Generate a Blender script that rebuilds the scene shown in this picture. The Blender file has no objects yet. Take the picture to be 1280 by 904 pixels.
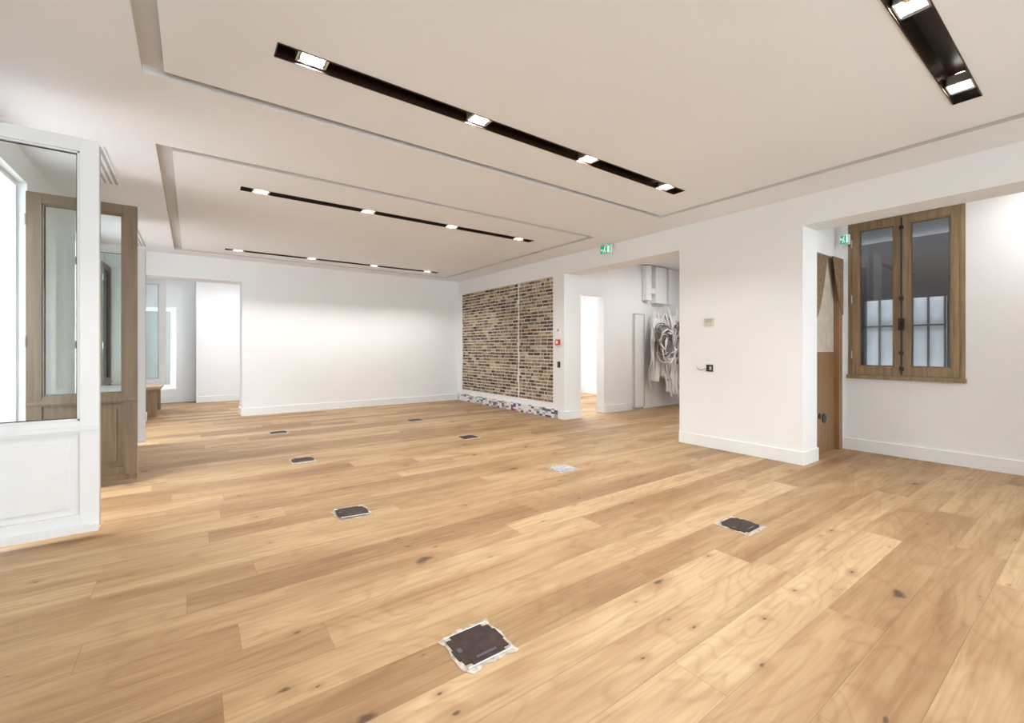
import bpy, bmesh, math, random
from mathutils import Vector, Matrix
random.seed(7)
S = bpy.context.scene
COL = S.collection
try:
    S.view_settings.view_transform = 'Standard'
    S.view_settings.look = 'None'
except Exception as e:
    print(e)

# ------------------------------------------------------------------ materials
def new_mat(name):
    m = bpy.data.materials.new(name); m.use_nodes = True
    return m, m.node_tree.nodes, m.node_tree.links, m.node_tree.nodes['Principled BSDF']

def pmat(name, col, rough=0.5, metal=0.0, var=0.04, scale=6.0, bump=0.0, bscale=80, spec=0.5):
    m, N, L, B = new_mat(name)
    tc = N.new('ShaderNodeTexCoord')
    nz = N.new('ShaderNodeTexNoise'); nz.inputs['Scale'].default_value = scale
    nz.inputs['Detail'].default_value = 3
    L.new(tc.outputs['Object'], nz.inputs['Vector'])
    rp = N.new('ShaderNodeValToRGB')
    rp.color_ramp.elements[0].position = .3; rp.color_ramp.elements[1].position = .7
    rp.color_ramp.elements[0].color = tuple(max(0, c*(1-var)) for c in col)+(1,)
    rp.color_ramp.elements[1].color = tuple(min(1, c*(1+var)) for c in col)+(1,)
    L.new(nz.outputs['Fac'], rp.inputs['Fac']); L.new(rp.outputs['Color'], B.inputs['Base Color'])
    B.inputs['Roughness'].default_value = rough; B.inputs['Metallic'].default_value = metal
    B.inputs['Specular IOR Level'].default_value = spec
    if bump > 0:
        n2 = N.new('ShaderNodeTexNoise'); n2.inputs['Scale'].default_value = bscale
        L.new(tc.outputs['Object'], n2.inputs['Vector'])
        bp = N.new('ShaderNodeBump'); bp.inputs['Strength'].default_value = bump; bp.inputs['Distance'].default_value = .01
        L.new(n2.outputs['Fac'], bp.inputs['Height']); L.new(bp.outputs['Normal'], B.inputs['Normal'])
    return m

def emat(name, col, strength):
    m, N, L, B = new_mat(name)
    B.inputs['Base Color'].default_value = (*col, 1)
    B.inputs['Emission Color'].default_value = (*col, 1)
    B.inputs['Emission Strength'].default_value = strength
    return m

def woodmat(name, dark, light, axis='Z', rough=.45, gs=1.0):
    m, N, L, B = new_mat(name)
    tc = N.new('ShaderNodeTexCoord'); mp = N.new('ShaderNodeMapping')
    sc = {'X': (1.5, 30, 30), 'Y': (30, 1.5, 30), 'Z': (30, 30, 1.5)}[axis]
    mp.inputs['Scale'].default_value = tuple(s*gs for s in sc)
    L.new(tc.outputs['Object'], mp.inputs['Vector'])
    nz = N.new('ShaderNodeTexNoise'); nz.inputs['Scale'].default_value = 1.0; nz.inputs['Detail'].default_value = 5
    nz.inputs['Distortion'].default_value = .6
    L.new(mp.outputs['Vector'], nz.inputs['Vector'])
    rp = N.new('ShaderNodeValToRGB')
    rp.color_ramp.elements[0].position = .3; rp.color_ramp.elements[0].color = (*dark, 1)
    rp.color_ramp.elements[1].position = .7; rp.color_ramp.elements[1].color = (*light, 1)
    L.new(nz.outputs['Fac'], rp.inputs['Fac']); L.new(rp.outputs['Color'], B.inputs['Base Color'])
    B.inputs['Roughness'].default_value = rough
    return m

def floor_mat():
    m, N, L, B = new_mat('oak_plank_floor')
    def M(op, a, b=None, c=None):
        n = N.new('ShaderNodeMath'); n.operation = op
        for i, v in enumerate((a, b, c)):
            if v is None: continue
            if isinstance(v, (int, float)): n.inputs[i].default_value = v
            else: L.new(v, n.inputs[i])
        return n.outputs[0]
    def comb(x, y, z=0.0):
        n = N.new('ShaderNodeCombineXYZ')
        for i, v in enumerate((x, y, z)):
            if isinstance(v, (int, float)): n.inputs[i].default_value = v
            else: L.new(v, n.inputs[i])
        return n.outputs[0]
    def noise(vec, detail=4, dist=0.0, rough=.5):
        n = N.new('ShaderNodeTexNoise'); n.inputs['Scale'].default_value = 1
        n.inputs['Detail'].default_value = detail; n.inputs['Distortion'].default_value = dist
        n.inputs['Roughness'].default_value = rough
        L.new(vec, n.inputs['Vector']); return n.outputs['Fac']
    def ramp(f, pts):
        n = N.new('ShaderNodeValToRGB'); cr = n.color_ramp
        while len(cr.elements) < len(pts): cr.elements.new(.5)
        for e, (p, c) in zip(cr.elements, pts):
            e.position = p; e.color = (*c, 1) if not isinstance(c, float) else (c, c, c, 1)
        L.new(f, n.inputs['Fac']); return n.outputs['Color']
    def mix(a, b, f, mode='MIX'):
        n = N.new('ShaderNodeMix'); n.data_type = 'RGBA'; n.blend_type = mode
        for s, v in ((6, a), (7, b), (0, f)):
            if isinstance(v, (int, float)): n.inputs[s].default_value = v
            elif isinstance(v, tuple): n.inputs[s].default_value = (*v, 1)
            else: L.new(v, n.inputs[s])
        return n.outputs[2]
    tc = N.new('ShaderNodeTexCoord'); sp = N.new('ShaderNodeSeparateXYZ')
    L.new(tc.outputs['Object'], sp.inputs[0]); X, Y = sp.outputs[0], sp.outputs[1]
    W, LEN = .22, 2.3
    rf = M('DIVIDE', M('ADD', Y, 20.07), W); row = M('FLOOR', rf); fy = M('FRACT', rf)
    wn = N.new('ShaderNodeTexWhiteNoise'); wn.noise_dimensions = '1D'; L.new(row, wn.inputs['W'])
    cf = M('DIVIDE', M('ADD', M('ADD', X, 20.0), M('MULTIPLY', wn.outputs['Value'], 7.3)), LEN)
    colm = M('FLOOR', cf); fx = M('FRACT', cf)
    w2 = N.new('ShaderNodeTexWhiteNoise'); w2.noise_dimensions = '2D'; L.new(comb(row, colm), w2.inputs['Vector'])
    idv = w2.outputs['Value']; off = M('MULTIPLY', idv, 47.0)
    base = ramp(idv, [(0, (.315, .195, .10)), (.2, (.395, .255, .135)), (.6, (.455, .31, .168)), (1, (.53, .378, .218))])
    # wavy cathedral grain + straight grain
    wob0 = noise(comb(M('MULTIPLY', X, .8), M('MULTIPLY', Y, 3.0), off), 2, .4)
    rings = M('FRACT', M('MULTIPLY', wob0, 13.0))
    rg = ramp(rings, [(0, (.88, .84, .79)), (.25, (1., 1., 1.)), (.8, (1.02, 1.02, 1.01)), (1, (.88, .84, .79))])
    g1 = noise(comb(M('MULTIPLY', X, 1.1), M('MULTIPLY', Y, 26), off), 6, 1.2, .6)
    gr = ramp(g1, [(.3, (.78, .71, .63)), (.55, (1.0, 1.0, 1.0)), (.8, (1.07, 1.07, 1.06))])
    c = mix(base, gr, .95, 'MULTIPLY')
    c = mix(c, rg, .8, 'MULTIPLY')
    g2 = noise(comb(M('MULTIPLY', X, .9), M('MULTIPLY', Y, 4.5), off), 3, .8)
    gl = ramp(g2, [(.3, (.74, .65, .56)), (.6, (1.05, 1.05, 1.05))])
    c = mix(c, gl, .9, 'MULTIPLY')
    # knots (two scales)
    def knots(c, fx_, fy_, thr, smin, smax, seed):
        vo = N.new('ShaderNodeTexVoronoi'); vo.voronoi_dimensions = '2D'; vo.inputs['Scale'].default_value = 1
        wob = M('MULTIPLY', noise(comb(M('MULTIPLY', X, 11), M('MULTIPLY', Y, 20), off), 3), .13)
        L.new(comb(M('ADD', M('MULTIPLY_ADD', X, fx_, seed), wob), M('ADD', M('MULTIPLY_ADD', Y, fy_, seed), wob), 0.0), vo.inputs['Vector'])
        vs = N.new('ShaderNodeSeparateColor'); L.new(vo.outputs['Color'], vs.inputs[0])
        gate = M('GREATER_THAN', vs.outputs[0], thr)
        size = M('MULTIPLY_ADD', M('POWER', vs.outputs[1], 2.0), smax, smin)
        kd = M('DIVIDE', vo.outputs['Distance'], size)
        km = M('MULTIPLY', M('SUBTRACT', 1.0, M('MINIMUM', kd, 1.0)), gate)
        km = M('MAXIMUM', M('MINIMUM', M('MULTIPLY', km, 1.7), 1.0), 0.0)
        halo = M('MULTIPLY', M('SUBTRACT', 1.0, M('MINIMUM', M('DIVIDE', kd, 4.0), 1.0)), gate)
        c = mix(c, (.27, .15, .07), M('MULTIPLY', halo, .65))
        return mix(c, (.06, .035, .02), M('MULTIPLY', km, .8))
    c = knots(c, 1.15, 2.3, .5, .012, .07, 3.3)
    c = knots(c, 2.7, 6.1, .82, .02, .05, 11.7)
    # seams
    s1 = M('LESS_THAN', fy, .012); s2 = M('LESS_THAN', fx, .0012)
    seam = M('MAXIMUM', s1, s2)
    c = mix(c, (.17, .095, .045), M('MULTIPLY', seam, .55))
    L.new(c, B.inputs['Base Color'])
    B.inputs['Roughness'].default_value = .48
    B.inputs['Specular IOR Level'].default_value = .4
    bp = N.new('ShaderNodeBump'); bp.inputs['Strength'].default_value = .12; bp.inputs['Distance'].default_value = .004
    L.new(M('SUBTRACT', g1, seam), bp.inputs['Height']); L.new(bp.outputs['Normal'], B.inputs['Normal'])
    return m

def glass_mat(name, tint=(.93, .97, .97), refl=1.0):
    m, N, L, B = new_mat(name); N.remove(B)
    out = N['Material Output']
    t = N.new('ShaderNodeBsdfTransparent'); t.inputs[0].default_value = (*tint, 1)
    g = N.new('ShaderNodeBsdfGlossy'); g.inputs['Roughness'].default_value = .02
    f = N.new('ShaderNodeFresnel'); f.inputs['IOR'].default_value = 1.5
    mm = N.new('ShaderNodeMath'); mm.operation = 'MULTIPLY'; mm.inputs[1].default_value = refl
    mx = N.new('ShaderNodeMixShader')
    L.new(f.outputs[0], mm.inputs[0]); L.new(mm.outputs[0], mx.inputs[0])
    L.new(t.outputs[0], mx.inputs[1]); L.new(g.outputs[0], mx.inputs[2]); L.new(mx.outputs[0], out.inputs[0])
    return m

def film_mat():
    m, N, L, B = new_mat('printed_protective_film')
    tc = N.new('ShaderNodeTexCoord'); mp = N.new('ShaderNodeMapping'); mp.inputs['Scale'].default_value = (1, 12, 26)
    L.new(tc.outputs['Object'], mp.inputs['Vector'])
    sn = N.new('ShaderNodeVectorMath'); sn.operation = 'FLOOR'; L.new(mp.outputs[0], sn.inputs[0])
    wn = N.new('ShaderNodeTexWhiteNoise'); wn.noise_dimensions = '3D'; L.new(sn.outputs[0], wn.inputs['Vector'])
    rp = N.new('ShaderNodeValToRGB'); cr = rp.color_ramp; cr.interpolation = 'CONSTANT'
    for _ in range(3): cr.elements.new(.5)
    for e, (p, c) in zip(cr.elements, [(0, (.78, .78, .78)), (.55, (.09, .10, .17)), (.72, (.42, .42, .46)), (.92, (.36, .12, .12)), (.96, (.7, .7, .72))]):
        e.position = p; e.color = (*c, 1)
    L.new(wn.outputs['Value'], rp.inputs['Fac']); L.new(rp.outputs['Color'], B.inputs['Base Color'])
    B.inputs['Roughness'].default_value = .3
    return m

PLASTER = pmat('wall_plaster', (.86, .865, .875), .75, var=.012, scale=1.5, bump=.05)
CEILP = pmat('ceiling_plaster', (.84, .855, .895), .8, var=.012, scale=1.0, bump=.04)
GROOVE = pmat('groove_painted_shade', (.66, .655, .66), .7, var=.02)  # grey paints extra shade into the ceiling grooves
TRIMW = pmat('white_trim_paint', (.86, .86, .86), .4, var=.01)
WWHITE = pmat('white_gloss_paint', (.84, .85, .87), .3, var=.01)
OAK = woodmat('window_oak', (.21, .14, .075), (.38, .265, .15))
OAKL = woodmat('window_oak_dark', (.085, .052, .026), (.155, .10, .052))  # darker oak tone for the left window leaves
BLACK = pmat('black_metal', (.012, .009, .008), .4)
BRNBLK = pmat('dark_bronze_liner', (.022, .010, .006), .35)
GREY = pmat('grey_plastic', (.45, .45, .45), .5)
DGREY = pmat('dark_grey', (.08, .08, .085), .5)
PLATE = pmat('floor_box_lid', (.045, .027, .024), .6, var=.3, scale=20, spec=.3)
PLATEG = pmat('floor_box_lid_dusty', (.42, .42, .42), .6, var=.25, scale=20)
TAPE = pmat('worn_masking_edge', (.48, .41, .34), .7, var=.45, scale=35)
CHROME = pmat('brushed_aluminium', (.75, .74, .72), .25, metal=.6)
RED = pmat('red_plastic', (.55, .03, .02), .4)
GREEN = emat('exit_green', (.0, .35, .20), .5)
WHITEE = emat('exit_white', (.85, .95, .9), .5)
BEIGE = pmat('beige_plastic', (.62, .61, .48), .5)
MORTAR = pmat('lime_mortar', (.68, .62, .54), .9, var=.15, scale=12, bump=.3)
GLASS = glass_mat('window_glass')
GLASSD = glass_mat('courtyard_glass', (.66, .66, .67), 1.6)
FLOORM = floor_mat(); FILM = film_mat()
LENS = emat('lamp_lens', (1.0, .95, .86), 6.0)
REFL = emat('lamp_reflector', (.16, .13, .09), .12)
BRICKS = [pmat('brick_%d' % i, c, .85, var=.3, scale=14, bump=.4, bscale=60) for i, c in enumerate([
    (.27, .175, .105), (.17, .105, .065), (.40, .29, .185), (.085, .06, .045), (.32, .215, .13), (.48, .38, .27), (.23, .18, .13), (.12, .095, .075)])]
ZINC = pmat('facade_glass', (.22, .28, .32), .1)
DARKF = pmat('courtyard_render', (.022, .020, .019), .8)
RAWP = woodmat('raw_plywood', (.22, .115, .05), (.33, .19, .09))
RAWB = pmat('raw_board', (.58, .52, .43), .8, var=.10, scale=8)
TORN = pmat('torn_wallpaper', (.25, .165, .09), .8, var=.35, scale=25)
CABW = pmat('cable_white', (.82, .81, .80), .5)
SHEET = pmat('plastic_sheet', (.84, .83, .81), .35)
CABD = pmat('cable_dark', (.13, .12, .11), .5)
CABG = pmat('cable_grey', (.50, .48, .45), .5)

# ------------------------------------------------------------------ geometry helpers
def add_box(bm, b, mi=0):
    x0, x1, y0, y1, z0, z1 = b
    v = [bm.verts.new(p) for p in ((x0,y0,z0),(x1,y0,z0),(x1,y1,z0),(x0,y1,z0),(x0,y0,z1),(x1,y0,z1),(x1,y1,z1),(x0,y1,z1))]
    for f in ((0,3,2,1),(4,5,6,7),(0,1,5,4),(1,2,6,5),(2,3,7,6),(3,0,4,7)):
        bm.faces.new([v[i] for i in f]).material_index = mi

def finish(name, bm, mats, bevel=0, smooth=False, center=False):
    bmesh.ops.recalc_face_normals(bm, faces=bm.faces)
    me = bpy.data.meshes.new(name); bm.to_mesh(me); bm.free()
    for m in mats: me.materials.append(m)
    ob = bpy.data.objects.new(name, me); COL.objects.link(ob)
    if smooth:
        for p in me.polygons: p.use_smooth = True
    if bevel:
        md = ob.modifiers.new('bevel', 'BEVEL'); md.width = bevel; md.segments = 2; md.limit_method = 'ANGLE'
    return ob

def boxes(name, lst, mats, bevel=0):
    if not isinstance(mats, (list, tuple)): mats = [mats]
    bm = bmesh.new()
    for b in lst:
        add_box(bm, b[:6], b[6] if len(b) > 6 else 0)
    return finish(name, bm, mats, bevel)

def empty(name, loc):
    e = bpy.data.objects.new(name, None); e.location = loc; e.empty_display_size = .1; COL.objects.link(e); return e
def parent(ch, e):
    for c in (ch if isinstance(ch, (list, tuple)) else [ch]):
        c.parent = e; c.matrix_parent_inverse = Matrix.Translation(e.location).inverted()

def add_cyl(bm, p0, p1, r, seg=16, mi=0, r2=None):
    p0, p1 = Vector(p0), Vector(p1); d = p1-p0
    q = d.to_track_quat('Z', 'Y').to_matrix().to_4x4()
    ret = bmesh.ops.create_cone(bm, cap_ends=True, segments=seg, radius1=r, radius2=r if r2 is None else r2, depth=d.length,
                                matrix=Matrix.Translation((p0+p1)/2) @ q)
    for v in ret['verts']:
        for f in v.link_faces: f.material_index = mi

H = 3.0           # ceiling height
XL, XR, YB = -1.2, 5.6, 9.6

# ------------------------------------------------------------------ floor
boxes('floor', [(-1.6, 9.7, -4.2, 13.5, -.12, 0)], FLOORM)

# ------------------------------------------------------------------ ceiling with shadow-gap grooves and light slots
strips = [(.39, 4.36, 2.65, 2.79), (.42, 4.42, 5.22, 5.35), (.46, 4.52, 8.60, 8.73), (.39, 4.36, .52, .66), ]
G = .05
grooves = []
for (a, b, c, d) in ((-.25, 5.02, -2.4, 3.41), (-.25, 5.05, 4.54, 9.18)):
    grooves += [(a, a+.11, c, d, G), (b-.09, b, c, d, G), (a, b, d-.08, d, G), (a, b, c, c+.08, G)]
recs = grooves + [(s[0], s[1], s[2], s[3], .16) for s in strips]
x0, x1, y0, y1 = -1.2, 5.6, -4.0, 9.6
xs = sorted({x0, x1} | {r[0] for r in recs} | {r[1] for r in recs})
ys = sorted({y0, y1} | {r[2] for r in recs} | {r[3] for r in recs})
def dep(i, j):
    if i < 0 or j < 0 or i >= len(xs)-1 or j >= len(ys)-1: return 0
    cx, cy = (xs[i]+xs[i+1])/2, (ys[j]+ys[j+1])/2
    d = 0
    for r in recs:
        if r[0] < cx < r[1] and r[2] < cy < r[3]: d = max(d, r[4])
    return d
bm = bmesh.new()
for i in range(len(xs)-1):
    for j in range(len(ys)-1):
        z = H + dep(i, j)
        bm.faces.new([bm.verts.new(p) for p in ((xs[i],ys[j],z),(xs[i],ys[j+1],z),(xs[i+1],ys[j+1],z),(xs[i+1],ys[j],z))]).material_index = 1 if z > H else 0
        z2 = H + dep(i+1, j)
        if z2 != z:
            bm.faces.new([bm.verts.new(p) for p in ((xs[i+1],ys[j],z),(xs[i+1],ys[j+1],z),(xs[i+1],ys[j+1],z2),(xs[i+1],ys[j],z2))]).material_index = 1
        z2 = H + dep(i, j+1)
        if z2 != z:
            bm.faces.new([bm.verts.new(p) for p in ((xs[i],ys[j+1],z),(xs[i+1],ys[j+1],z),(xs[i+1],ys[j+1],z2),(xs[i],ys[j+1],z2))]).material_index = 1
add_box(bm, (-1.6, 5.62, -4.2, 9.62, H+.17, H+.3))
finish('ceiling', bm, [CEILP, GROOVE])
boxes('ceiling_annex', [(-1.6, 2.6, 9.6, 13.5, H, H+.3), (5.6, 9.7, -4.2, 13.5, H+.12, H+.3)], CEILP)

# ------------------------------------------------------------------ walls
wins = [(-2.75, -1.35), (.65, 2.05), (4.05, 5.45), (7.45, 8.85), (10.85, 12.25)]
WT = 2.76
lst = []; y = -4.2
for a, b in wins:
    lst.append((-1.6, XL, y, a-.04, 0, H+.12)); lst.append((-1.6, XL, a-.04, b+.04, WT, H+.12)); y = b+.04
lst.append((-1.6, XL, y, 13.5, 0, H+.12))
boxes('wall_left', lst, PLASTER)

OT = 2.675
TH = .43
boxes('wall_right', [
    (XR, XR+TH, 5.77, 6.07, 0, H+.2), (XR+.03, XR+TH, 6.07, 9.40, 0, H+.2), (XR, XR+.03, 6.07, 9.40, 0, .28),
    (XR, XR+.03, 6.07, 9.40, 2.67, H+.2), (XR, XR+TH, 9.40, YB+.4, 0, H+.2),
    (XR, XR+TH, 3.49, 5.77, OT, H+.2),
    (XR, XR+.40, 2.005, 3.49, 0, H+.2),
    (XR, XR+.40, -1.2, 2.005, OT, H+.2),
    (XR, XR+.40, -4.2, -1.2, 0, H+.2)], PLASTER)
boxes('wall_back', [
    (.79, XR, YB, YB+.45, 0, H+.12), (2.2, 2.6, YB+.45, 13.4, 0, H),
    (-.69, .79, YB, YB+.45, 2.585, H+.12),
    (-1.2, -.69, YB, YB+.45, 0, H+.12)], PLASTER)
boxes('wall_alcove', [(.08, 2.6, 12.6, 13.4, 0, H), (-1.2, .08, 13.0, 13.4, 0, H)], PLASTER)
# rear wall (behind the viewpoint) with three unseen glazed openings, added to let in sky fill
rw = [(-.9, .9), (1.5, 3.3), (3.7, 5.3)]
lst = []; x = -1.6
for a, b in rw:
    lst += [(x, a, -4.4, -4.1, 0, H+.2), (a, b, -4.4, -4.1, 2.8, H+.2), (a, b, -4.4, -4.1, 0, .15)]; x = b
lst.append((x, 9.7, -4.4, -4.1, 0, H+.2))
boxes('wall_rear', lst, PLASTER)

BH, BT = .15, .02
boxes('baseboard_right', [
    (XR-BT, XR, 2.005-BT, 3.49, 0, BH), (XR, XR+.40, 2.005-BT, 2.005, 0, BH),
    (XR, XR+TH, 5.77-BT, 5.77, 0, BH), (XR-BT, XR, 5.77-BT, 5.92, 0, BH)], TRIMW, .004)
boxes('baseboard_back', [(.79-BT, XR-.03, YB-BT, YB, 0, BH), (.79-BT, .79, YB, YB+.45, 0, BH)], TRIMW, .004)
boxes('baseboard_alcove', [(.08, 2.2, 12.58, 12.6, 0, BH), (-1.2, .06, 12.98, 13.0, 0, BH)], TRIMW, .004)
lst = []; y = -4.1
for a, b in wins:
    lst.append((XL, XL+BT, y, a-.06, 0, BH)); y = b+.06
lst += [(XL, XL+BT, y, 12.98, 0, BH), (-1.18, -.69+BT, YB-BT, YB, 0, BH), (-.69, -.69+BT, YB, YB+.45, 0, BH)]
boxes('baseboard_left', lst, TRIMW, .004)
boxes('baseboard_wrapped', [(XR-.035, XR, 5.93, YB-.02, 0, .17)], FILM, .006)

# ------------------------------------------------------------------ exposed brick panel (set into its recess in the wall)
bm = bmesh.new()
by0, by1, bz0, bz1 = 6.07, 9.40, .28, 2.67
BX = XR+.012
add_box(bm, (BX-.006, XR+.029, by0+.001, by1-.001, bz0+.001, bz1-.001), 0)
bh, bl, mo = .050, .175, .018
z = bz0+.004; r = 0
while z+bh < bz1:
    y = by0 - (0 if r % 2 == 0 else bl/2) - random.random()*.03
    while y < by1:
        l = bl*random.uniform(.82, 1.08)
        if random.random() < .3: l *= .5
        a, b = max(y, by0+.003), min(y+l, by1-.003)
        for a2, b2 in ((a, min(b, 7.10)), (max(a, 7.14), b)):
            if b2-a2 > .03:
                d = random.uniform(.008, .011)
                zz = z + random.uniform(-.003, .003)
                add_box(bm, (BX-d, BX-.002, a2, b2, zz, zz+bh*random.uniform(.88, 1.04)), 1+random.randrange(8))
        y += l+mo
    z += bh+mo; r += 1
add_box(bm, (BX-.012, BX-.004, 7.105, 7.135, bz0+.001, bz1-.001), 9)
finish('brick_panel', bm, [MORTAR]+BRICKS+[TRIMW])

# ------------------------------------------------------------------ rooms beyond the right wall
boxes('wall_side_room', [
    (6.03, 6.10, 5.9, 6.1, 0, H+.12),
    (6.10, 6.83, 5.9, 6.1, 2.36, H+.12),
    (6.83, 9.6, 5.9, 6.1, 0, H+.12),
    (9.5, 9.7, 2.9, 13.4, 0, H+.12),
    (6.03, 9.7, 8.9, 9.1, 0, H+.12),
    (6.0, 9.5, 2.9, 3.05, 0, H+.12)], PLASTER)
boxes('baseboard_side_room', [(6.83, 7.70, 5.88, 5.9, 0, BH), (6.81, 6.83, 5.88, 6.1, 0, BH)], TRIMW, .004)
# passage with courtyard window (plane X=7)
wy0, wy1, wz0, wz1 = .96, 2.0, .94, 2.95
boxes('wall_passage', [
    (7.0, 7.35, wy1, 2.9, 0, H+.12), (7.0, 7.35, wy0, wy1, 0, wz0), (7.0, 7.35, wy0, wy1, wz1, H+.12),
    (7.0, 7.35, -4.2, wy0, 0, H+.12),
    (6.96, 7.0, 2.06, 2.9, 0, H+.12),
    (6.0, 6.06, 2.06, 2.9, 0, H+.12),
    (6.06, 6.96, 2.06, 2.16, 2.46, H+.12)], PLASTER)
boxes('baseboard_passage', [(6.98, 7.0, -4.0, 2.06, 0, BH)], TRIMW, .004)

# unfinished doorway
def prism(bm, pts, y0, y1, mi=0):
    a = [bm.verts.new((p[0], y0, p[1])) for p in pts]; b = [bm.verts.new((p[0], y1, p[1])) for p in pts]
    bm.faces.new(a).material_index = mi; bm.faces.new(b[::-1]).material_index = mi
    n = len(pts)
    for i in range(n): bm.faces.new([a[i], b[i], b[(i+1) % n], a[(i+1) % n]]).material_index = mi
d_e = empty('door_1', (6.5, 2.1, 0))
fr = boxes('raw_frame', [(6.84, 6.96, 2.045, 2.18, 0, 2.44)], RAWP, .004)
bk = boxes('leaf_panel', [(6.06, 6.84, 2.10, 2.13, 0, 1.26, 0), (6.06, 6.84, 2.105, 2.13, 1.26, 2.46, 1)], [RAWP, RAWB])
bm = bmesh.new()
prism(bm, [(6.06, 2.46), (6.58, 2.46), (6.53, 2.32), (6.47, 2.14), (6.41, 1.98), (6.33, 1.80), (6.24, 1.68), (6.06, 1.60)], 2.08, 2.103)
prism(bm, [(6.61, 2.46), (6.96, 2.46), (6.955, 1.74), (6.86, 1.84), (6.76, 2.04), (6.67, 2.28)], 2.035, 2.044)
tp = finish('torn_lining', bm, [TORN])
bm = bmesh.new(); add_cyl(bm, (6.50, 2.09, .43), (6.50, 2.10, .43), .06, 16); add_cyl(bm, (6.36, 2.09, .47), (6.36, 2.10, .47), .035, 16)
hl = finish('cable_holes', bm, [BLACK])
parent([fr, bk, tp, hl], d_e)

# ------------------------------------------------------------------ casement windows
def leaf(name, w, h, panel, mat, hinge, ang, stile=.10, th=.055, glass=GLASS, z0=.05, drip=True):
    """local: x 0..w from the hinge, y thickness, z up"""
    bm = bmesh.new(); t = th/2
    add_box(bm, (0, stile, -t, t, 0, h)); add_box(bm, (w-stile, w, -t, t, 0, h))
    add_box(bm, (stile, w-stile, -t, t, h-.09, h))
    gb = .12
    if panel:
        add_box(bm, (stile, w-stile, -t, t, 0, .12))
        add_box(bm, (stile, w-stile, -t, t, panel-.05, panel+.04))
        add_box(bm, (stile, w-stile, -.010, .010, .12, panel-.05))
        add_box(bm, (stile+.05, w-stile-.05, -.02, .02, .17, panel-.10))
        gb = panel+.04
        for s in (-1, 1):
            ys = sorted((s*t, s*(t+.012)))
            add_box(bm, (0.0, w, ys[0], ys[1], panel-.03, panel+.0))
    else:
        add_box(bm, (stile, w-stile, -t, t, 0, .10)); gb = .10
    # glazing beads
    for s in (-1, 1):
        a, b = sorted((s*.008, s*.020))
        for q in ((stile, stile+.014, gb, h-.09), (w-stile-.014, w-stile, gb, h-.09), (stile, w-stile, gb, gb+.014), (stile, w-stile, h-.104, h-.09)):
            add_box(bm, (q[0], q[1], a, b, q[2], q[3]))
    # dark glazing gasket
    for q in ((stile+.014, stile+.02, gb, h-.09), (w-stile-.02, w-stile-.014, gb, h-.09), (stile, w-stile, gb+.014, gb+.02), (stile, w-stile, h-.11, h-.104)):
        add_box(bm, (q[0], q[1], -.006, .006, q[2], q[3]), 3)
    if drip:
        prism(bm, [(0, 0), (w, 0), (w, .05), (0, .05)], -t-.03, -t)
    add_box(bm, (stile, w-stile, -.003, .003, gb, h-.09), 1)
    # weather-strip line
    add_box(bm, (w, w+.004, -.006, .006, .02, h-.02), 2)
    # hinges
    for zz in (.25, h*.5, h-.25):
        add_cyl(bm, (-.004, -t-.006, zz-.05), (-.004, -t-.006, zz+.05), .009, 10, 2)
    ob = finish(name, bm, [mat, glass, GREY, DGREY], .003)
    ob.location = (hinge[0], hinge[1], z0); ob.rotation_euler = (0, 0, math.radians(ang))
    return ob

for n, (a, b) in enumerate(wins):
    e = empty('window_%d' % (n+1), (XL, (a+b)/2, 0))
    fm = boxes('frame', [(-1.34, -1.26, a-.04, a, 0, WT), (-1.34, -1.26, b, b+.04, 0, WT), (-1.34, -1.26, a, b, WT-.04, WT),
                         (-1.36, -1.22, a, b, 0, .045)], WWHITE, .004)
    parent(fm, e)
    # iron guard rail outside
    gr = [(-1.56, -1.53, a, b, 1.0, 1.03), (-1.56, -1.53, a, b, .12, .14)]
    k = a+.06
    while k < b:
        gr.append((-1.553, -1.537, k, k+.014, .14, 1.0)); k += .11
    g = boxes('guard_rail', gr, BLACK); parent(g, e)
    if n == 2:
        l1 = leaf('leaf_white', .665, 2.686, .72, WWHITE, (XL+.005, a), 0)
        l2 = leaf('leaf_oak', .755, 2.63, .78, OAKL, (XL+.005, b), 0)
    elif n == 3:
        l1 = leaf('leaf_white', .68, 2.60, .72, WWHITE, (XL+.005, a), 0)
        l2 = leaf('leaf_oak', .68, 2.60, .72, OAKL, (XL+.04, b+.04), 88)
    elif n == 4:
        l1 = leaf('leaf_white', .76, 2.08, None, WWHITE, (XL+.005, a), 0, z0=.60)
        l2 = leaf('leaf_white_2', .90, 1.85, None, WWHITE, (XL+.005, b), 0, z0=.38)
    else:
        l1 = leaf('leaf_white', .695, 2.66, .72, WWHITE, (-1.30, a), 90)
        l2 = leaf('leaf_white_2', .695, 2.66, .72, WWHITE, (-1.30, b), -90)
    parent([l1, l2], e)
for n, (a, b) in enumerate(rw):  # unseen rear windows, added for more daylight in the room
    e = empty('window_%d' % (n+7), ((a+b)/2, -4.2, 0))
    m_ = (a+b)/2
    fm = boxes('frame', [(a, a+.06, -4.24, -4.18, .15, 2.8), (b-.06, b, -4.24, -4.18, .15, 2.8), (a, b, -4.24, -4.18, 2.74, 2.8), (a, b, -4.24, -4.18, .15, .22),
                         (m_-.05, m_+.05, -4.25, -4.17, .15, 2.8), (a+.06, b-.06, -4.213, -4.207, .22, 2.74, 1)], [WWHITE, GLASS])
    parent(fm, e)
# low oak ledge cabinet at the alcove window
boxes('window_ledge_cabinet', [(-1.19, -.55, 10.45, 10.49, 0, .50), (-1.19, -.55, 11.6, 11.64, 0, .50), (-1.19, -.50, 10.4, 11.7, .50, .54),
                               (-1.15, -.62, 10.49, 11.6, .06, .50)], OAK, .004)

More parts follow.
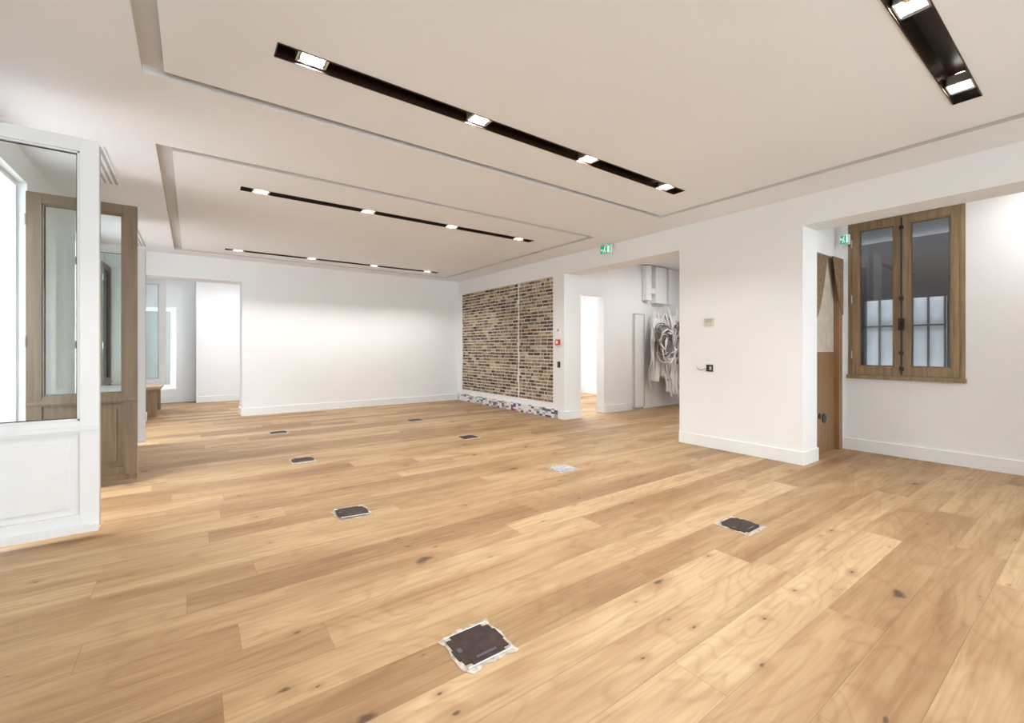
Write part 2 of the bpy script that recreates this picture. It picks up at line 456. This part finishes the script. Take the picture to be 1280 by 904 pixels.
# courtyard window: pair of oak leaves, frame, cremone bolt
e = empty('window_6', (7.0, 1.48, .94))
fm = boxes('frame', [(7.0, 7.10, wy0, wy0+.045, wz0, wz1), (7.0, 7.10, wy1-.045, wy1, wz0, wz1), (7.0, 7.10, wy0, wy1, wz1-.05, wz1),
                     (6.97, 7.10, wy0-.01, wy1+.01, wz0-.02, wz0+.03)], OAK, .005)
lw = (wy1-wy0-.09)/2
l1 = leaf('leaf_1', lw-.002, wz1-wz0-.09, None, OAK, (7.02, wy1-.045), -90, stile=.065, glass=GLASSD, z0=wz0+.035, drip=False)
l2 = leaf('leaf_2', lw-.002, wz1-wz0-.09, None, OAK, (7.02, wy0+.045), 90, stile=.065, glass=GLASSD, z0=wz0+.035, drip=False)
bm = bmesh.new()
add_cyl(bm, (6.975, 1.48, wz0+.05), (6.975, 1.48, wz1-.08), .008, 10)
for zz in (wz0+.12, 1.25, 1.9, wz1-.2): add_box(bm, (6.96, 6.995, 1.462, 1.498, zz-.02, zz+.02))
add_box(bm, (6.955, 6.995, 1.455, 1.505, 1.52, 1.66)); add_cyl(bm, (6.955, 1.48, 1.60), (6.90, 1.48, 1.60), .011, 12); add_box(bm, (6.89, 6.91, 1.47, 1.49, 1.52, 1.66))
cb = finish('cremone_bolt', bm, [BLACK])
parent([fm, l1, l2, cb], e)

# ------------------------------------------------------------------ ceiling light strips
def strip(s):
    a, b, c, d = s
    cy = (c+d)/2
    e = empty('ceiling_light_strip', ((a+b)/2, cy, H))
    t = .006
    ln = boxes('channel', [(a, b, c, c+t, H-.004, H+.15, 0), (a, b, d-t, d, H-.004, H+.15, 0), (a, a+t, c, d, H-.004, H+.15, 0),
                           (b-t, b, c, d, H-.004, H+.15, 0), (a, b, c, d, H+.145, H+.155, 0)], [BRNBLK])
    parent(ln, e)
    for k in range(4):
        x = a + .20 + k*(b-a-.42)/3
        bm = bmesh.new(); hw = .060; o = hw+.006
        zt, zb = H+.05, H+.012
        for q in ((x-o-.02, x+o+.02, cy-hw, cy-hw+.008), (x-o-.02, x+o+.02, cy+hw-.008, cy+hw), (x-o-.02, x-o-.010, cy-hw, cy+hw), (x+o+.010, x+o+.02, cy-hw, cy+hw)):
            add_box(bm, (*q, zb, zt+.02), 0)
        # reflector funnel: square outer to round inner
        ri = .030
        rings = []
        for (rad, zz, sq) in ((hw-.008, zb+.004, 1), (ri, zt+.03, 0)):
            ring = []
            for i in range(24):
                an = 2*math.pi*i/24
                cx_, sy_ = math.cos(an), math.sin(an)
                k_ = rad/max(abs(cx_), abs(sy_)) if sq else rad
                ring.append(bm.verts.new((x+cx_*k_*(1.25 if sq else 1), cy+sy_*k_, zz)))
            rings.append(ring)
        for i in range(24):
            f = bm.faces.new([rings[0][i], rings[0][(i+1) % 24], rings[1][(i+1) % 24], rings[1][i]]); f.material_index = 1
        add_cyl(bm, (x, cy, zt+.03), (x, cy, zt+.05), ri, 24, 2)
        sp_ = finish('spotlight_%d' % (k+1), bm, [CHROME, REFL, LENS]); parent(sp_, e)
        ld = bpy.data.lights.new('spot_lamp', 'AREA'); ld.shape = 'DISK'; ld.size = .045; ld.energy = 19.5; ld.color = (1, .975, .955)
        lo = bpy.data.objects.new('spot_lamp_%d' % (k+1), ld); lo.location = (x, cy, zt+.012); COL.objects.link(lo); parent(lo, e)
for s in strips: strip(s)

# linear air diffusers over the windows
for a, a2 in ((4.85, 5.9), (7.75, 9.2)):
    Z0, Z1 = H-.008, H-.001
    L_ = [(-.80, -.785, a, a2, Z0, Z1, 0), (-.625, -.61, a, a2, Z0, Z1, 0), (-.80, -.61, a-.02, a, Z0, Z1, 0), (-.80, -.61, a2, a2+.02, Z0, Z1, 0),
          (-.785, -.625, a, a2, H-.003, Z1, 1)]
    for k in range(3): L_.append((-.760+k*.045, -.740+k*.045, a, a2, Z0, Z1, 0))
    boxes('air_diffuser', L_, [TRIMW, GREY])

# ------------------------------------------------------------------ exit signs
def exit_sign(y, x, z, w=.22, h=.14, t=.035):
    e = empty('exit_sign', (x, y, z))
    bd = boxes('body', [(x, x+t, y-w/2, y+w/2, z, z+h)], TRIMW, .003)
    pn = boxes('pictogram_panel', [(x-.003, x, y-w/2+.008, y+w/2-.008, z+.008, z+h-.008)], GREEN)
    # running man, arrow and door
    bm = bmesh.new(); X0, X1 = x-.006, x-.003
    k = w/.22
    def q(pts):
        A = [bm.verts.new((X0, y-p[0]*k, z+p[1])) for p in pts]; B_ = [bm.verts.new((X1, y-p[0]*k, z+p[1])) for p in pts]
        bm.faces.new(A); bm.faces.new(B_[::-1])
        for i in range(len(pts)): bm.faces.new([A[i], B_[i], B_[(i+1) % len(pts)], A[(i+1) % len(pts)]])
    q([(.04, .02), (.085, .02), (.085, .12), (.04, .12)])
    q([(-.03, .065), (-.005, .07), (0, .10), (-.02, .10)])
    q([(-.03, .065), (-.015, .06), (-.035, .02), (-.05, .02)]); q([(-.015, .065), (.0, .06), (.012, .025), (.0, .022)])
    q([(-.095, .07), (-.07, .09), (-.07, .078), (-.05, .078), (-.05, .062), (-.07, .062), (-.07, .05)])
    q([(-.012, .105), (.004, .105), (.004, .12), (-.012, .12)])
    pc = finish('pictogram', bm, [WHITEE])
    st = boxes('hanger', [(x+.01, x+.025, y-.02, y+.02, z+h, H if x < 5.7 else H+.12)], TRIMW)
    parent([bd, pn, pc, st], e)
exit_sign(4.74, 5.52, 2.84)
exit_sign(1.95, 6.70, 2.60, w=.10, h=.12)

# ------------------------------------------------------------------ small wall fittings
boxes('thermostat', [(XR-.02, XR, 3.00, 3.13, 1.60, 1.70, 0), (XR-.024, XR-.02, 3.02, 3.11, 1.645, 1.69, 1)], [BEIGE, GREY], .003)
e = empty('socket_outlet', (XR, 3.05, 1.05))
s1 = boxes('box', [(XR-.012, XR, 3.015, 3.10, 1.0, 1.09, 0), (XR-.015, XR-.012, 3.03, 3.06, 1.02, 1.07, 1), (XR-.006, XR, 3.11, 3.19, 1.01, 1.08, 2)], [BLACK, GREY, TRIMW])
cu = bpy.data.curves.new('wire', 'CURVE'); cu.dimensions = '3D'; cu.bevel_depth = .004
spn = cu.splines.new('BEZIER'); spn.bezier_points.add(2)
for p, co in zip(spn.bezier_points, ((XR-.01, 3.1, 1.04), (XR-.05, 3.16, 1.02), (XR-.03, 3.22, 1.05))):
    p.co = co; p.handle_left_type = p.handle_right_type = 'AUTO'
w_ = bpy.data.objects.new('loose_wire', cu); cu.materials.append(RAWP); COL.objects.link(w_)
parent([s1, w_], e)
boxes('wall_keypad', [(XR-.018, XR, 5.86, 5.96, 1.58, 1.68, 0), (XR-.02, XR-.018, 5.88, 5.94, 1.62, 1.67, 1)], [TRIMW, GREY], .003)
boxes('fire_alarm_call_point', [(XR-.04, XR, 5.87, 5.97, 1.37, 1.47, 0), (XR-.043, XR-.04, 5.89, 5.95, 1.39, 1.45, 1)], [RED, TRIMW], .004)
boxes('light_switch', [(XR-.012, XR, 5.87, 5.94, .95, 1.06, 0), (XR-.016, XR-.012, 5.89, 5.92, .98, 1.03, 1)], [BLACK, DGREY], .002)

# ------------------------------------------------------------------ floor boxes
def floor_box(x, y, dusty=False, lift=0.0):
    w, d = .130, .127
    e = empty('floor_outlet_box', (x, y, 0))
    bm = bmesh.new()
    # ragged tape frame
    n = 36; out = []
    for i in range(n):
        t = i/n*4; s = int(t); f = t-s
        P = [(-1+2*f, -1), (1, -1+2*f), (1-2*f, 1), (-1, 1-2*f)][s]
        j = random.uniform(-.012, .010)
        out.append((x+P[0]*(w+j), y+P[1]*(d+j)))
    A = [bm.verts.new((p[0], p[1], .0035)) for p in out]; B_ = [bm.verts.new((p[0], p[1], 0.0005)) for p in out]
    bm.faces.new(A)
    for i in range(n): bm.faces.new([B_[i], B_[(i+1) % n], A[(i+1) % n], A[i]])
    fr = finish('taped_edge', bm, [TAPE if not dusty else PLATEG])
    iw, idp = .110, .104
    # lid outline with notched corners (cable outlets)
    lst = [(-iw, iw, -idp+.022, idp-.022, 0, .006, 0), (-iw+.03, iw-.03, -idp, -idp+.022, 0, .006, 0), (-iw+.03, iw-.03, idp-.022, idp, 0, .006, 0),
           (-iw, -iw+.022, -idp, -idp+.015, 0, .004, 1), (iw-.022, iw, -idp, -idp+.015, 0, .004, 1),
           (-iw, -iw+.022, idp-.015, idp, 0, .004, 1), (iw-.022, iw, idp-.015, idp, 0, .004, 1),
           (iw, iw+.010, -.03, .045, 0, .005, 0), (-iw-.010, -iw, -.05, .02, 0, .005, 0),
           (-iw, iw, -idp-.004, -idp, 0, .007, 1), (-iw, iw, idp, idp+.004, 0, .007, 1),
           (-.05, .05, -idp+.026, -idp+.038, .006, .008, 2), (-iw+.01, -iw+.03, -.012, .012, .006, .0085, 2)]
    lid = boxes('lid', lst, [PLATE if not dusty else PLATEG, CHROME, DGREY if not dusty else CHROME], .001)
    lid.location = (x, y, .004)
    if lift: lid.rotation_euler = (math.radians(-lift*.3), math.radians(lift), 0); lid.location.z = .004+iw*math.sin(math.radians(lift))
    parent([fr, lid], e)
for x, y in ((1.03, 1.60), (1.04, 3.45), (1.06, 5.40), (1.10, 7.38), (3.31, 1.58), (3.31, 3.43), (3.33, 5.41), (3.32, 7.25)):
    floor_box(x, y, dusty=(x > 2 and 3 < y < 4), lift=3 if (x < 2 and 3 < y < 4) else 0)

# ------------------------------------------------------------------ cable tangle and conduits in the side room
boxes('access_board', [(7.72, 8.08, 5.86, 5.89, .05, 2.05, 0), (7.72, 7.745, 5.85, 5.86, .05, 2.05, 1), (8.06, 8.08, 5.85, 5.86, .05, 2.05, 1), (7.72, 8.08, 5.85, 5.86, 2.03, 2.05, 1)], [TRIMW, GREY])
boxes('ventilation_duct', [(8.05, 8.22, 5.78, 5.89, 2.35, H+.1), (8.35, 8.75, 5.76, 5.89, 2.3, H+.1), (8.22, 8.35, 5.78, 5.88, 2.5, 2.62), (8.9, 9.0, 5.80, 5.89, 2.3, H+.1)], PLASTER, .006)
e = empty('cable_bundle', (8.5, 5.6, 1.2))
def cables(name, mat, specs, bev):
    cu = bpy.data.curves.new(name, 'CURVE'); cu.dimensions = '3D'; cu.bevel_depth = bev; cu.bevel_resolution = 2
    for pts in specs:
        sp = cu.splines.new('BEZIER'); sp.bezier_points.add(len(pts)-1)
        for p, co in zip(sp.bezier_points, pts):
            p.co = co; p.handle_left_type = p.handle_right_type = 'AUTO'
    cu.materials.append(mat); o = bpy.data.objects.new(name, cu); COL.objects.link(o); parent(o, e)
R = random.uniform
def hang(n, xa, xb, zt, zb, wig=.04):
    out = []
    for _ in range(n):
        x = R(xa, xb); pts = [(x, R(5.6, 5.72), zt+R(-.1, .2))]
        k = 5; zb2 = zb+R(-.15, .35)
        for i in range(1, k+1):
            x += R(-wig, wig); pts.append((x, R(5.52, 5.70), zt-(zt-zb2)*i/k))
        out.append(pts)
    return out
def coil(n, cx, cz, r):
    out = []
    for _ in range(n):
        rr = r*R(.6, 1.1); ox, oz = R(-.08, .08), R(-.08, .08); a0 = R(0, 6)
        out.append([(cx+ox+rr*math.cos(a0+t*.7), 5.50+R(-.06, .08), cz+oz+rr*1.3*math.sin(a0+t*.7)) for t in range(9)])
    return out
# draped plastic sheets tied at the top
def sheet(name, xa, xb, zt, zb, pinch, ph):
    bm = bmesh.new(); nx, nz = 60, 40; g = []
    for j in range(nz+1):
        v = j/nz; z = zt+(zb-zt)*v
        wsc = pinch+(1-pinch)*min(1, v*1.7)**.7
        row = []
        for i in range(nx+1):
            u = i/nx; c_ = (xa+xb)/2
            x = c_+(u-.5)*(xb-xa)*wsc
            yy = 5.66+.05*math.sin(u*22+ph+v*2)*(.4+v)+.025*math.sin(u*51+ph*3+v*5)
            row.append(bm.verts.new((x, yy, z+.06*math.sin(u*9+ph)*v)))
        g.append(row)
    for j in range(nz):
        for i in range(nx): bm.faces.new([g[j][i], g[j][i+1], g[j+1][i+1], g[j+1][i]])
    o = finish(name, bm, [SHEET], smooth=True)
    md = o.modifiers.new('solid', 'SOLIDIFY'); md.thickness = .004
    parent(o, e)
sheet('draped_sheet', 8.62, 9.30, 2.05, .30, .35, .4)
sheet('draped_sheet_2', 8.02, 8.62, 1.95, .65, .5, 2.1)
cables('white_cables', CABW, hang(8, 8.0, 8.6, 2.0, .6)+hang(14, 8.6, 9.25, 2.0, .3)+coil(5, 8.4, 1.4, .27), .016)
cables('grey_cables', CABG, hang(5, 7.95, 9.1, 1.9, .6)+coil(7, 8.25, 1.45, .22)+coil(3, 8.8, 1.3, .22), .014)
cables('dark_cables', CABD, hang(4, 7.9, 9.2, 1.9, .8)+coil(8, 8.25, 1.5, .22)+coil(2, 8.7, 1.6, .18), .010)

# ------------------------------------------------------------------ outside
L_ = [(-14, -13.5, -20, 34, -5, 9, 0)]
for k in range(-7, 12):
    for zz in (-3.5, .2, 3.8):
        y = k*2.6+4
        L_ += [(-13.5, -13.46, y-.55, y+.55, zz, zz+2.5, 1), (-13.46, -13.40, y-.04, y+.04, zz, zz+2.5, 2), (-13.5, -13.38, y-.7, y-.55, zz-.1, zz+2.6, 0),
               (-13.5, -13.38, y+.55, y+.7, zz-.1, zz+2.6, 0), (-13.46, -13.2, y-.8, y+.8, zz+.85, zz+.92, 3), (-13.46, -13.40, y-.55, y+.55, zz+1.25, zz+1.3, 2)]
boxes('facade_across_street', L_, [pmat('facade_stone_grey', (.26, .27, .27), .8, var=.06, scale=1), ZINC, GREY, BLACK])  # stone is one even mid-grey
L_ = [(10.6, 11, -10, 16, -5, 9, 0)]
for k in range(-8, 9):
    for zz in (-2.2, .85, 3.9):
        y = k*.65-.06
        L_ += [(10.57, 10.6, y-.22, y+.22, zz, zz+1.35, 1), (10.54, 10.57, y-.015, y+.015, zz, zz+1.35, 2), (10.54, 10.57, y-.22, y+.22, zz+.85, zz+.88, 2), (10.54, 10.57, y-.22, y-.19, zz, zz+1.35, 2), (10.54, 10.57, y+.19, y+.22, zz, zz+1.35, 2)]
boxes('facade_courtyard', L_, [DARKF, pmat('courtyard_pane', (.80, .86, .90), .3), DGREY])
boxes('street_ground', [(-14, -1.7, -20, 34, -5.2, -5)], pmat('street_paving', (.35, .35, .34), .8))

# ------------------------------------------------------------------ lights
def lamp(name, kind, loc, energy, size=.3, color=(1, 1, 1), rot=(0, 0, 0)):
    ld = bpy.data.lights.new(name, kind); ld.energy = energy; ld.color = color
    if kind == 'AREA': ld.size = size
    elif kind == 'POINT': ld.shadow_soft_size = size
    o = bpy.data.objects.new(name, ld); o.location = loc; o.rotation_euler = rot; COL.objects.link(o); return o
lamp('added_fill_side_room', 'AREA', (7.6, 4.3, H+.1), 36, .5, (1, .98, .95))  # added area light without a fixture, brightens the side room
lamp('added_fill_far_room', 'AREA', (7.2, 7.6, H+.1), 110, .8, (1, 1, 1))  # added area light, stands in for daylight behind the doorway
lamp('added_fill_passage', 'AREA', (6.5, .0, H+.1), 22, .3, (1, .98, .96))  # unseen area light added to lift the passage
lamp('added_fill_alcove', 'AREA', (1.0, 11.2, H-.02), 36, .3, (1, .98, .96))  # added area light that whitens the dim alcove
sun = bpy.data.lights.new('sun', 'SUN'); sun.energy = 4.0; sun.angle = .05; sun.color = (1, .97, .92)
so = bpy.data.objects.new('sun', sun); COL.objects.link(so)
so.rotation_euler = Vector((-math.cos(.8), 0, -math.sin(.8))).to_track_quat('-Z', 'Y').to_euler()
def portal(loc, sx, sy, rot):
    ld = bpy.data.lights.new('window_portal', 'AREA'); ld.shape = 'RECTANGLE'; ld.size = sx; ld.size_y = sy
    ld.cycles.is_portal = True
    o = bpy.data.objects.new('window_portal', ld); o.location = loc; COL.objects.link(o); o.rotation_euler = rot
for a, b in wins: portal((-1.62, (a+b)/2, 1.38), 2.76, b-a, (0, math.radians(-90), 0))
for a, b in rw: portal(((a+b)/2, -4.42, 1.48), b-a, 2.65, (math.radians(90), 0, 0))
portal((7.37, 1.48, 1.95), 2.0, 1.04, (0, math.radians(90), 0))
wd = bpy.data.worlds.new('sky'); S.world = wd; wd.use_nodes = True
bg = wd.node_tree.nodes['Background']; bg.inputs[0].default_value = (.92, .96, 1.0, 1); bg.inputs[1].default_value = 12.5

# ------------------------------------------------------------------ camera
cd = bpy.data.cameras.new('camera'); co = bpy.data.objects.new('camera', cd); COL.objects.link(co)
cd.sensor_width = 36; cd.lens = 542/1280*36
cd.shift_x = 25.5/1280; cd.shift_y = -16/1280
cd.clip_start = .05
co.location = (0, 0, 1.3); co.rotation_euler = (math.radians(90), 0, -math.radians(34.64))
S.camera = co
